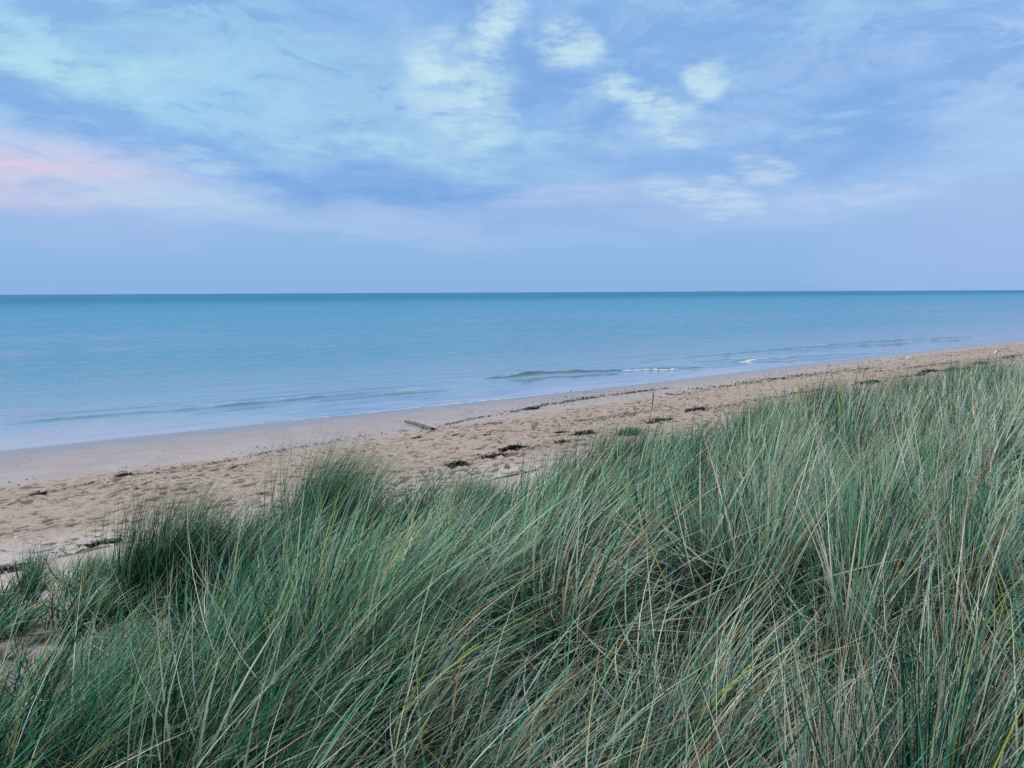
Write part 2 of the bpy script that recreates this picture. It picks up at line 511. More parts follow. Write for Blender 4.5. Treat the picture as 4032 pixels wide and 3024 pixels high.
def build_ground(mb, md):
    T = seq(-20000, -6000, -2000, -700, -300, -120, -70, (-45, -22, 1.0), (-22, 45, .07), (45, 110, .2), (110, 180, 1.0), 190, 210, 240, 300, 420, 700, 2000, 6000, 20000)
    R = seq(-3000, -600, -150, -60, -25, -12, (-8, -2, .5), (-2, 7, .15), (7, 18.5, .07), 18.5)
    tt, rr = np.meshgrid(T, R, indexing='ij')
    ss = rr + shore(tt)
    X, Y = xy(tt, ss)
    Z = ground_z(X, Y)
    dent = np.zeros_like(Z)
    wide = np.interp(tt, [12, 60], [1.0, 2.3])                 # the smooth wet strip narrows along the shore
    amp = np.clip((rr * wide - 8.0) / 1.5, 0, 1)
    Z += amp * (.030 * fbm(tt / .55, rr / .34, 31, 3) + .018 * fbm(tt / .2, rr / .15, 77, 2))
    # the footprints: trodden dents with pushed-up rims
    r2 = np.random.default_rng(5)
    n = 27000
    ft = r2.uniform(-20, 100, n) ; fr = 3.6 + 15.3 * r2.uniform(0, 1, n)
    dens = .55 + .9 * fbm(ft / 5, fr / 2.5, 3, 2)
    keep = r2.uniform(0, 1, n) < np.clip(dens + .25, .15, 1)
    keep &= fr * np.interp(ft, [12, 60], [1.0, 2.3]) > 8.5
    ft, fr = ft[keep], fr[keep]
    for a, b in zip(ft, fr):
        i0, i1 = np.searchsorted(T, (a - .4, a + .4)); j0, j1 = np.searchsorted(R, (b - .4, b + .4))
        if i1 <= i0 or j1 <= j0: continue
        th = r2.normal(0, .55); L = r2.uniform(.11, .27); W = r2.uniform(.05, .095); dp = .015 + .06 * r2.uniform(0, 1) ** 1.5
        dt, dr = tt[i0:i1, j0:j1] - a, rr[i0:i1, j0:j1] - b
        u = (dt * math.cos(th) + dr * math.sin(th)) / L; v = (-dt * math.sin(th) + dr * math.cos(th)) / W
        q = u * u + v * v
        Z[i0:i1, j0:j1] += -dp * np.exp(-q * 1.3) + dp * .45 * np.exp(-((np.sqrt(q) - 1.5) / .45) ** 2)
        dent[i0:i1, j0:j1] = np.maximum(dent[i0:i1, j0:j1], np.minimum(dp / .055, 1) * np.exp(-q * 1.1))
    v = np.stack([X, Y, Z], -1).reshape(-1, 3)
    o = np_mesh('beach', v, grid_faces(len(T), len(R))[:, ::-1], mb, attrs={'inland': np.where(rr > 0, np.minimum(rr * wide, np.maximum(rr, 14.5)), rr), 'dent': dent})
    tag(link(o), 'sandy beach, smooth and damp by the water and pitted with footprints higher up', 'beach', kind='structure')
    # dune
    T2 = seq(-20000, -6000, -2000, -700, -300, -120, -70, (-45, -22, 1.0), (-22, 45, .14), (45, 110, .4), (110, 180, 1.0), 190, 210, 240, 300, 420, 700, 2000, 6000, 20000)
    R2 = seq((18.5, 36, .14), (36, 60, 1.0), 75, 110, 200, 500, 2000, 8000, 20000)
    tt, rr = np.meshgrid(T2, R2, indexing='ij')
    ss = rr + shore(tt)
    X, Y = xy(tt, ss)
    Z = ground_z(X, Y)
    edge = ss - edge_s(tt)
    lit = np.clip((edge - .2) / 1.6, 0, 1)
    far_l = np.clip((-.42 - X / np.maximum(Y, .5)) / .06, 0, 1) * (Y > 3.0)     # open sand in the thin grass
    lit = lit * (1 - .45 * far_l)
    Z += .02 * fbm(tt / .5, rr / .4, 41, 3) * np.clip((rr - 18.5) / .5, 0, 1)
    # first row meets the beach
    v = np.stack([X, Y, Z], -1).reshape(-1, 3)
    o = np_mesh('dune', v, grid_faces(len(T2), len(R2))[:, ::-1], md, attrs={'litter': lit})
    tag(link(o), 'pale sand dune carrying the marram grass', 'dune', kind='structure')


# ------------------------------------------------------------------ sea
def line(pts):
    """polyline of picture points on the water -> arrays t, q(offshore), amp"""
    a = []
    for (u, v, am) in pts:
        x, y = plane_hit(u, v)
        t, s = ts(x, y)
        a.append((t, shore(t) - s, am))
    a = np.array(sorted(a))
    return a


def build_sea(m):
    T = seq(-40000, -12000, -4000, -1200, -400, -160, -80, (-50, -24, 1.0), (-24, 90, .22), (90, 180, 1.5), 200, 240, 320, 500, 900, 2500, 9000, 40000)
    Q = seq(-1.2, -.7, (-.4, 2, .05), (2, 16, .10), (16, 45, .5), (45, 150, 4.0), 160, 190, 240, 320, 500, 900, 2000, 5000, 12000, 40000)
    tt, qq = np.meshgrid(T, Q, indexing='ij')
    ss = shore(tt) - qq
    X, Y = xy(tt, ss)
    Z = np.zeros_like(X); face = np.zeros_like(X); foam = np.zeros_like(X)
    k = 4032 / 2212
    waves = [  # picture polyline (2212 wide: x, y, height m), front width, back width, face darkening, foam ranges
        ([(960, 824, 0), (1040, 820, .05), (1110, 816, .24), (1170, 811, .34), (1240, 808, .24), (1345, 803, .15), (1420, 800, .15), (1500, 796, .09), (1560, 793, .05), (1640, 789, 0)], .42, 1.3, 1.0),
        ([(0, 917, .06), (150, 905, .09), (300, 893, .11), (450, 882, .12), (600, 868, .12), (730, 856, .11), (860, 843, .10), (1000, 830, .03), (1060, 824, 0)], .8, 1.6, .75),
        ([(380, 898, 0), (430, 895, .06), (560, 881, .07), (640, 873, .03), (760, 862, .10), (860, 853, .13), (945, 846, .09), (990, 842, 0)], .32, .8, .95),
        ([(1480, 790, 0), (1560, 785, .12), (1600, 781, .20), (1700, 777, .20), (1760, 773, .16), (1850, 768, .08), (1900, 764, 0)], .45, 1.2, .5),
        ([(1200, 790, 0), (1500, 772, .12), (1650, 760, .18), (1760, 751, .18), (1850, 744, .32), (1930, 740, .32), (2000, 735, .16), (2060, 733, .28), (2100, 731, .1), (2160, 728, 0)], .7, 2.0, .6),
        ([(0, 820, .06), (400, 795, .05), (900, 765, .05), (1300, 745, .05), (1800, 722, .05)], 1.2, 2.5, .1),
        ([(1750, 784, 0), (1800, 780, .05), (1900, 770, .06), (2010, 760, .05), (2100, 752, 0)], .4, 1.0, .3),
    ]
    for pts, wf, wb, dk in waves:
        wf = wf * .8
        a = line([(x * k, y * k, am) for x, y, am in pts])
        c = np.interp(tt, a[:, 0], a[:, 1], left=-99, right=-99)
        am = np.interp(tt, a[:, 0], a[:, 2], left=0, right=0)
        c = c + .18 * fbm(tt / 1.3, tt * 0 + dk * 9, 3, 3)
        am = am * (1 + .6 * fbm(tt / .9, tt * 0 + 3.3, 8, 3))
        d = qq - c
        prof = np.where(d < 0, np.exp(-(d / wf) ** 2), np.exp(-(d / wb) ** 2))
        Z = np.maximum(Z, am * prof) if dk > .3 else Z + am * prof
        face = np.maximum(face, dk * np.clip(am / .14, 0, 1) * np.exp(-((d + wf * .55) / (wf * .6)) ** 2))
    # foam: on the breaking crest, the small crests beyond and the swash edge
    def foam_along(pts, wid, off=0.0):
        a = line([(x * k, y * k, am) for x, y, am in pts])
        c = np.interp(tt, a[:, 0], a[:, 1], left=-99, right=-99)
        am = np.interp(tt, a[:, 0], a[:, 2], left=0, right=0)
        c = c + off + .18 * fbm(tt / 1.3, tt * 0 + 9, 3, 3)
        return am * np.exp(-((qq - c) / wid) ** 2)
    foam = np.maximum(foam, foam_along([(1325, 805, 0), (1348, 803, .78), (1400, 801, .72), (1440, 800, .70), (1470, 798, .62), (1515, 796, 0)], .30, -.1))
    foam = np.maximum(foam, foam_along([(1080, 812, 0), (1150, 806, .55), (1210, 804, .55), (1300, 803, .5), (1330, 801, 0)], .18, 0))
    foam = np.maximum(foam, foam_along([(1120, 823, 0), (1170, 821, .50), (1250, 815, .52), (1330, 809, .4), (1350, 808, 0)], .35, -.1))
    foam = np.maximum(foam, foam_along([(1585, 785, 0), (1596, 783, .75), (1625, 780, .7), (1680, 777, .62), (1720, 776, .45), (1740, 775, 0)], .35, -.1))
    foam = np.maximum(foam, foam_along([(1650, 794, 0), (1662, 792, .75), (1674, 791, 0)], .3, 0))
    foam = np.maximum(foam, foam_along([(1420, 812, 0), (1500, 806, .42), (1650, 793, .46), (1760, 783, .4), (1800, 780, 0)], 1.2, 0))
    x, y = tt, tt
    se = np.interp(tt, [-20, 4, 9, 14, 24, 40, 60, 90], [.42, .42, .48, .66, .70, .60, .55, .5])
    foam = np.maximum(foam, se * np.exp(-((qq - .10) / .20) ** 2))
    Z = Z + np.clip((qq - 1.5) / 6, 0, 1) * np.clip(2 - qq / 60, 0, 1) * .018 * fbm(tt / 1.6, qq / .7, 21, 3)
    v = np.stack([X, Y, Z], -1).reshape(-1, 3)
    f = grid_faces(len(T), len(Q))
    o = np_mesh('sea', v, f, m, attrs={'offshore': qq, 'foam': foam, 'face': face})
    tag(link(o), 'calm blue green sea reaching a flat horizon', 'sea', kind='structure')


def build_coast():
    m = simple('distant_land', (.16, .24, .33), .9, .1, .1, .01)  # haze of distance put into the blue-grey land colour
    V, F = [], []
    D0 = 9000.0
    for (u0, u1, hmax, seed) in ((1540, 2330, 7, 3), (2640, 3010, 15, 5), (3020, 3110, 10, 9)):
        n = 90
        base = len(V)
        for i in range(n):
            f = i / (n - 1)
            d = ray(u0 + (u1 - u0) * f, 1150)
            e = math.sin(math.pi * f) ** .5
            h = e * hmax * (.25 + .75 * float(vnoise(f * 14, seed, seed))) 
            for dd, hh in ((0, 0.0), (60, h), (700, h * .8), (900, 0.0)):
                r = D0 + dd
                V.append((d[0] / d[1] * r, r, hh - .3))
        for i in range(n - 1):
            for j in range(3):
                a = base + i * 4 + j
                F.append((a, a + 4, a + 5, a + 1))
    o = np_mesh('hills', np.array(V), np.array(F), m)
    tag(link(o), 'faint low strip of far coast on the horizon', 'coast', kind='structure')


# ------------------------------------------------------------------ blades
def blades(base, L, az, th0, bend, waz, wk, width, K, rnd):
    """vectorised grass blades -> verts (N*(K+1)*2,3), faces, along"""
    Nn = len(L)
    pts = np.zeros((Nn, K + 1, 3)); pts[:, 0] = base
    step = L / K
    hx, hy = np.cos(az), np.sin(az)
    wx, wy = np.cos(waz), np.sin(waz)
    dirs = []
    for i in range(K):
        u = (i + .5) / K
        th = th0 + bend * u ** 1.4
        dx = hx * np.sin(th) + wx * wk * u ** .9
        dy = hy * np.sin(th) + wy * wk * u ** .9
        dz = np.cos(th)
        nrm = np.sqrt(dx * dx + dy * dy + dz * dz) + 1e-6
        d = np.stack([dx, dy, dz], -1) / nrm[:, None]
        dirs.append(d)
        pts[:, i + 1] = pts[:, i] + d * step[:, None]
    roll = rnd.uniform(0, 2 * np.pi, Nn)
    side0 = np.stack([np.cos(roll), np.sin(roll), rnd.uniform(-.4, .4, Nn)], -1)
    V = np.zeros((Nn, K + 1, 2, 3))
    for i in range(K + 1):
        d = dirs[min(i, K - 1)]
        side = side0 - d * np.sum(side0 * d, -1, keepdims=True)
        side /= np.linalg.norm(side, axis=-1, keepdims=True) + 1e-6
        u = i / K
        wdt = width * (.75 + .35 * math.sin(math.pi * min(u * 1.3, 1))) * (1 - u ** 2.2 * .88)
        V[:, i, 0] = pts[:, i] - side * wdt[:, None] * .5
        V[:, i, 1] = pts[:, i] + side * wdt[:, None] * .5
    idx = np.arange(Nn * (K + 1) * 2).reshape(Nn, K + 1, 2)
    F = np.stack([idx[:, :-1, 0], idx[:, :-1, 1], idx[:, 1:, 1], idx[:, 1:, 0]], -1).reshape(-1, 4)
    along = np.broadcast_to(np.linspace(0, 1, K + 1)[None, :, None], (Nn, K + 1, 2)).reshape(-1)
    return V.reshape(-1, 3), F, along


class Pile:
    def __init__(s):
        s.V, s.F, s.A, s.n = [], [], {}, 0

    def add(s, V, F, **attrs):
        s.V.append(V); s.F.append(F + s.n); s.n += len(V)
        for a, b in attrs.items():
            s.A.setdefault(a, []).append(b)

    def obj(s, name, mat):
        return np_mesh(name, np.concatenate(s.V), np.concatenate(s.F), mat, attrs={a: np.concatenate(b) for a, b in s.A.items()})


def tuft_blades(pile, cx, cy, n, Lm, spread, K, wid, rnd, wind, green, pale=.5, origin=(0, 0, 0), flat=0.0, stiff=1.0, waz=None):
    """blades of many clumps at once; cx, cy (m,), n blades per clump (m,), all other args scalars or (m,)"""
    m = len(cx)
    rep = np.repeat(np.arange(m), n)
    N_ = len(rep)
    g = lambda a: (np.asarray(a, float) * np.ones(m))[rep]
    r = np.abs(rnd.normal(0, 1, N_)) * g(spread); a = rnd.uniform(0, 2 * np.pi, N_)
    x = cx[rep] + r * np.cos(a); y = cy[rep] + r * np.sin(a)
    z = ground_z(x, y) - .02
    L = g(Lm) * rnd.uniform(.45, 1.12, N_)
    lay = rnd.uniform(0, 1, N_) < g(flat)                   # dead blades lying in the mat
    az = np.where(rnd.uniform(0, 1, N_) < .75, a, rnd.uniform(0, 2 * np.pi, N_))
    th0 = np.abs(rnd.normal(.05, .13, N_)) / stiff + r / np.maximum(g(spread), .01) * .15
    bend = rnd.uniform(.05, .8, N_) * rnd.uniform(.2, 1.1, N_) / stiff
    wk = g(wind) * rnd.uniform(.45, 1.45, N_)
    th0 = np.where(lay, rnd.uniform(.9, 1.45, N_), th0)
    bend = np.where(lay, rnd.uniform(-.2, .35, N_), bend)
    wk = np.where(lay, wk * .8, wk)
    L = np.where(lay, L * .8, L)
    w_ = g(waz) if waz is not None else .18 + .25 * rnd.normal(0, 1, N_)
    w_ = w_ + .16 * rnd.normal(0, 1, N_)
    tb, sb = ts(x, y); s_edge = sb - edge_s(tb)
    em = (s_edge > 2.2) & (rnd.uniform(0, 1, N_) < np.where(y > 8.5, .010, .035)) & ~lay          # a few long stiff blades stand clear of the rest
    L = np.where(em, np.minimum(L * 1.2, np.where(x / np.maximum(y, .5) < .15, .95, 1.1)), L); wk = np.where(em, wk * .35, wk); bend = np.where(em, bend * .4, bend)
    width = g(wid) * rnd.uniform(.45, 1.5, N_)
    width = np.where(em & (y < 8.5), width * 1.35, width)
    z = z + np.where(lay, rnd.uniform(0, .16, N_), 0)
    base = np.stack([x - origin[0], y - origin[1], z - origin[2]], -1)
    V, F, al = blades(base, L, az, th0, bend, w_, wk, width, K, rnd)
    pf = np.clip(g(pale) + np.where(lay, .15, 0), 0, 1)
    tone = (rnd.uniform(0, 1, N_) < np.where(em, .6, pf)).astype(float)
    sg = np.clip(g(green) + rnd.normal(.02, .34, N_), 0, .93)
    sg = np.where(rnd.uniform(0, 1, N_) < .035, 1.0, sg)
    s2 = np.where(tone > .5, np.clip(.52 + rnd.normal(0, .28, N_), 0, 1), sg)
    per = (K + 1) * 2
    pile.add(V, F, along=al, tone=np.repeat(tone, per), shade_of_green=np.repeat(s2, per))


def in_view(x, y, z, mx=.30, top=.4):
    """True near or inside the camera's view, with a margin for a step aside"""
    p = np.stack([x, y, z - H], -1) @ CAM_NP
    d = -p[:, 2]
    u = p[:, 0] / np.maximum(d, .05); v = p[:, 1] / np.maximum(d, .05)
    lim = .666
    return (d > .25) & (np.abs(u) < lim * (1 + mx) + .9 / np.maximum(d, .3)) & (v > -.5 - 1.5 / np.maximum(d, .4))


def scatter(x0, x1, y0, y1, dens, rnd):
    n = int((x1 - x0) * (y1 - y0) * dens)
    return rnd.uniform(x0, x1, n), rnd.uniform(y0, y1, n)


def build_grass(mg):
    rnd = np.random.default_rng(21)
    pile = Pile()
    zones = [  # y/x range, radius range, density, blades, K, width, length
        (-4, 5, -1, 4.5, 0.0, 3.6, 13, 110, 7, .0036),
        (-12, 12, 0, 11, 3.6, 9.5, 5.2, 135, 6, .0048),
        (-12, 26, 5, 28, 9.5, 22.0, 3.8, 92, 4, .0085),
        (6, 70, 14, 80, 22.0, 75.0, 3.2, 60, 3, .015),
    ]
    total = 0
    for (x0, x1, y0, y1, r0, r1, dens, nb, K, wid) in zones:
        x, y = scatter(x0, x1, y0, y1, dens, rnd)
        r = np.hypot(x, y)
        z = ground_z(x, y)
        t, s = ts(x, y)
        e = s - edge_s(t) + .9 * fbm(t / 1.6, s / 1.6, 51, 3)
        ok = (r >= r0) & (r < r1) & (r > .75) & in_view(x, y, z) & (e > 0) & (s < 41)
        # thin grass on the open sand at the left
        col = x / np.maximum(y, .3)
        left = np.clip((-.44 + .045 * np.clip(y - 4.3, 0, 1) - col) / .05, 0, 1) * np.clip((y - 2.6) / 1.0, 0, 1)
        cl = fbm(t / .9, s / .9, 61, 3)
        ok &= (cl > -.40) | (left > .3)
        x, y, t, s, e, r, left, cl = (q[ok] for q in (x, y, t, s, e, r, left, cl))
        m = len(x)
        g1 = fbm(t / 2.3, s / 2.0, 71, 3); g2 = fbm(t / 1.2, s / 1.4, 81, 3); g3 = fbm(t / 3.6, s / 2.9, 91, 2); g2b = fbm(t / .8, s / .8, 101, 2)
        crest = np.exp(-np.clip(e - .3, 0, 9) / 1.3)
        rightside = np.clip((x / np.maximum(y, .5) - .05) / .45, 0, 1)
        nb = nb * (1 + 1.6 * left)
        nn = np.clip(nb * rnd.uniform(.5, 1.5, m) * (1 + .5 * cl) * (1 - .35 * left), 8, None).astype(int)
        L = (.88 + .42 * g1 + .25 * g2b + (-.16 + .5 * g2) * crest) * (1 - .55 * left)
        L = L * np.where(r < 3.0, .92, 1) * (1 - .22 * crest * np.clip((r - 10) / 3, 0, 1))
        wind = np.clip(1.25 + .15 * rnd.normal(0, 1, m) + 1.2 * g2 - .80 * rightside - .05 * crest, .15, 2.1)
        green = np.clip(.46 + .16 * rnd.normal(0, 1, m) - .24 * crest + .45 * g3 - .05 * left, .04, .9)
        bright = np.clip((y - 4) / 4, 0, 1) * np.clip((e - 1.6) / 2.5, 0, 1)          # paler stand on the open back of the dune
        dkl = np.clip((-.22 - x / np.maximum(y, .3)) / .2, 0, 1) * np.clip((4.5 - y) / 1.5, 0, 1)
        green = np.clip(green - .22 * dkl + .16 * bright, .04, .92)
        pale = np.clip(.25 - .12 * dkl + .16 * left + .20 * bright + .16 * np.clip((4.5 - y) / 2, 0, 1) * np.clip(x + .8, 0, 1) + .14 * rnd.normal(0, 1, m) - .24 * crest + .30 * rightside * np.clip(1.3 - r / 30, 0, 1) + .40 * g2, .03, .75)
        flat = np.clip(.24 + .2 * g3 + .10 * (r < 6) - .16 * crest, .03, .5)
        waz = .15 + .5 * g1 + .15 * rnd.normal(0, 1, m)
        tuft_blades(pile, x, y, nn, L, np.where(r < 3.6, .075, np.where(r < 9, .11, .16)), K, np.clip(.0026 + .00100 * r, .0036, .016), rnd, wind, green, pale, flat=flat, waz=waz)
        total += int(nn.sum())
    # thatch of old blades lying between the clumps
    for (x0, x1, y0, y1, r0, r1, dens, K, wid) in ((-4, 5, -1, 5, 0, 3.6, 380, 5, .0042), (-12, 12, 0, 11, 3.6, 9.5, 110, 4, .008), (-12, 26, 5, 28, 9.5, 22, 18, 3, .015)):
        x, y = scatter(x0, x1, y0, y1, dens, rnd)
        r = np.hypot(x, y); t, s = ts(x, y)
        e = s - edge_s(t) + .5 * fbm(t / 1.1, s / 1.1, 51, 3)
        ok = (r >= r0) & (r < r1) & (r > .6) & in_view(x, y, ground_z(x, y)) & (e > .1) & (s < 41)
        x, y = x[ok], y[ok]; m = len(x)
        g4 = fbm(x / 1.1, y / 1.1, 95, 3)
        tuft_blades(pile, x, y, np.ones(m, int), .48, .02, K, wid, rnd, .9, np.clip(.40 + .4 * g4, .05, .9), np.clip(.18 + .5 * g4, .0, .7), flat=.6)
        total += m
    o = pile.obj('marram_grass', mg)
    tag(link(o), 'wind combed marram grass with green and straw blades covering the dune', 'grass', kind='stuff')
    print('blades', total)


def tussock(name, label, cat, pt, n, L, spread, wind, green, pale, mg, seed, wid=.004, K=6, stiff=1.3, flat=.04, group='tussocks standing out from the marram', waz=.2):
    rnd = np.random.default_rng(seed)
    p = Pile()
    x, y, z = pt
    m = 7
    cx = x + rnd.normal(0, spread * .55, m); cy = y + rnd.normal(0, spread * .55, m)
    tuft_blades(p, cx, cy, np.full(m, n // m), L, spread * .5, K, wid, rnd, wind, green, pale, origin=pt, flat=flat, stiff=stiff, waz=waz)
    o = p.obj(name, mg)
    o.location = pt
    tag(link(o), label, cat, group)
    return o


def gxy(x, y):
    return (x, y, float(ground_z(x, y)))


def build_tussocks(mg):
    k = 4032 / 2212
    P = lambda cx, y: gxy((cx - 1106) / 1661 * y, y)
    T = 'marram_tussock'
    tussock(T, 'small upright blue green tuft alone on the sand at the low end of the dune', 'grass tussock', hit(129, 2330), 420, .50, .11, .25, .30, .15, mg, 1)
    tussock(T, 'low rounded dark green tuft between the lone small tuft and the big dark tussock', 'grass tussock', hit(366, 2285), 460, .40, .13, .35, .18, .10, mg, 2)
    tussock(T, 'big dark olive tussock with bare stems showing down to its shaded root', 'grass tussock', hit(655, 2374), 2300, .90, .17, .75, .20, .10, mg, 3)
    tussock(T, 'tallest dense green tussock on the dune edge, blades leaning over the pale sand', 'grass tussock', P(670, 7.6), 3400, 1.30, .30, .95, .30, .06, mg, 4)
    tussock(T, 'green tussock fanning out on the dune edge below the dark seaweed heaps', 'grass tussock', P(1010, 8.8), 900, .72, .30, .30, .35, .20, mg, 5)
    tussock(T, 'bright green tussock rising beside the dip in the dune edge below the log', 'grass tussock', P(1290, 10.8), 1700, 1.08, .36, .60, .22, .12, mg, 6, wid=.005)
    tussock(T, 'dark tufted tussock on the dune edge under the far seaweed line', 'grass tussock', P(1790, 17.0), 1700, 1.18, .55, .4, .12, .12, mg, 7, wid=.008, K=4)
    tussock(T, 'deep green farthest tussock, the highest on the dune edge, below the gulls', 'grass tussock', P(2150, 24.0), 2400, 1.35, .9, .4, .08, .06, mg, 8, wid=.010, K=4)
    tussock(T, 'rounded green tussock on the dune edge next left of the dark tufted tussock', 'grass tussock', P(1650, 14.6), 1500, 1.08, .45, .4, .30, .12, mg, 12, wid=.008, K=4)
    tussock(T, 'green tussock on the dune edge between the dark tufted one and the farthest one', 'grass tussock', P(1935, 19.5), 1500, 1.15, .5, .3, .28, .10, mg, 13, wid=.009, K=4)
    tussock(T, 'short dark green cushion of grass at the dune foot beside black seaweed', 'grass tussock', hit(2480, 1712), 700, .30, .35, .2, .12, .05, mg, 9, wid=.008, K=4)
    tussock(T, 'thick bundle of broad teal blades standing close to the viewer', 'grass tussock', P(2075, 1.75), 260, .95, .05, .05, .18, .10, mg, 10, wid=.0062, K=8, stiff=2.2, flat=0)
    tussock(T, 'bleached grey and straw tangle of dead stems beside the broad teal bundle', 'grass tussock', P(1880, 1.9), 480, .85, .08, .25, .3, .9, mg, 11, wid=.0036, K=8, stiff=1.4, flat=.1)


# ------------------------------------------------------------------ weed, shells, log, gulls
def weed_clump(name, label, cat, group, pt, size, n, mat, seed, ang=None, hgt=.05, ls=1.0):
    rnd = np.random.default_rng(seed); size *= .85
    th = math.atan2(D[1], D[0]) if ang is None else ang
    rr, aa = np.sqrt(rnd.uniform(0, 1, n)), rnd.uniform(0, 2 * np.pi, n)
    lob = 1 + .3 * np.sin(aa * 2 + seed) + .2 * np.sin(aa * 5 + seed * 2)
    u = rr * np.cos(aa) * .52 * lob * size; v = rr * np.sin(aa) * .16 * lob * size
    x = pt[0] + u * math.cos(th) - v * math.sin(th); y = pt[1] + u * math.sin(th) + v * math.cos(th)
    q = np.exp(-(u / (size * .55)) ** 2 - (v / (size * .2)) ** 2)
    z = ground_z(x, y) + rnd.uniform(0, 1, n) * hgt * q + .006
    base = np.stack([x - pt[0], y - pt[1], z - pt[2]], -1)
    L = rnd.uniform(.07, .22, n) * ls
    V, F, al = blades(base, L, rnd.uniform(0, 6.28, n), rnd.uniform(1.0, 1.5, n), rnd.uniform(.1, .9, n), rnd.uniform(0, 6.28, n),
                      rnd.uniform(0, .5, n), rnd.uniform(.018, .05, n) * ls, 4, rnd)
    p = Pile(); tone = np.where(rnd.uniform(0, 1, n) < .05, 1.0, rnd.uniform(0, .84, n)); p.add(V, F, tone=np.repeat(tone, 10))
    nr, na = 7, 28                                          # matted core of the heap
    ra, ang_ = np.meshgrid(np.linspace(0, 1.04, nr), np.linspace(0, 2 * np.pi, na, endpoint=False), indexing='ij')
    lob = 1 + .3 * np.sin(ang_ * 2 + seed) + .2 * np.sin(ang_ * 5 + seed * 2)
    cu = ra * np.cos(ang_) * .52 * lob * size; cv = ra * np.sin(ang_) * .16 * lob * size
    X = pt[0] + cu * math.cos(th) - cv * math.sin(th); Y = pt[1] + cu * math.sin(th) + cv * math.cos(th)
    Z = ground_z(X, Y) - .02 + (.03 + hgt * .6 * rnd.uniform(.4, 1.2, X.shape)) * np.clip(1.1 - ra, 0, 1) ** .5
    CV = np.stack([X - pt[0], Y - pt[1], Z - pt[2]], -1).reshape(-1, 3)
    i, j = np.meshgrid(np.arange(nr - 1), np.arange(na), indexing='ij')
    CF = np.stack([i * na + j, (i + 1) * na + j, (i + 1) * na + (j + 1) % na, i * na + (j + 1) % na], -1).reshape(-1, 4)
    p.add(CV, CF, tone=rnd.uniform(0, .8, len(CV)))
    o = p.obj(name, mat); o.location = pt
    o.data.polygons.foreach_set('use_smooth', np.zeros(len(o.data.polygons), bool))
    tag(link(o), label, cat, group)


W1 = [(0, 1990), (158, 1949), (300, 1922), (475, 1880), (700, 1850), (886, 1823), (1150, 1770), (1400, 1723), (1560, 1703), (1708, 1686), (1897, 1644), (2146, 1597),
      (2300, 1573), (2500, 1545), (2640, 1528)]
W1b = [(2640, 1557), (2874, 1520), (2990, 1500), (3180, 1478), (3450, 1450)]
W1c = [(2985, 1478), (3200, 1452), (3480, 1420), (3760, 1388), (4032, 1355)]
W2 = [(1500, 1915), (1649, 1885), (1798, 1835), (2022, 1780), (2200, 1745), (2320, 1716)]
W2b = [(2100, 1700), (2250, 1670), (2440, 1640), (2620, 1600)]
W3 = [(2541, 1664), (2742, 1619), (3096, 1560), (3317, 1522), (3450, 1508), (3650, 1468), (3780, 1455), (3870, 1437), (4032, 1395)]
W4 = [(3390, 1470), (3600, 1448), (3790, 1424), (3880, 1420), (4032, 1400)]
W5 = [(0, 2262), (120, 2235), (380, 2150), (520, 2120)]


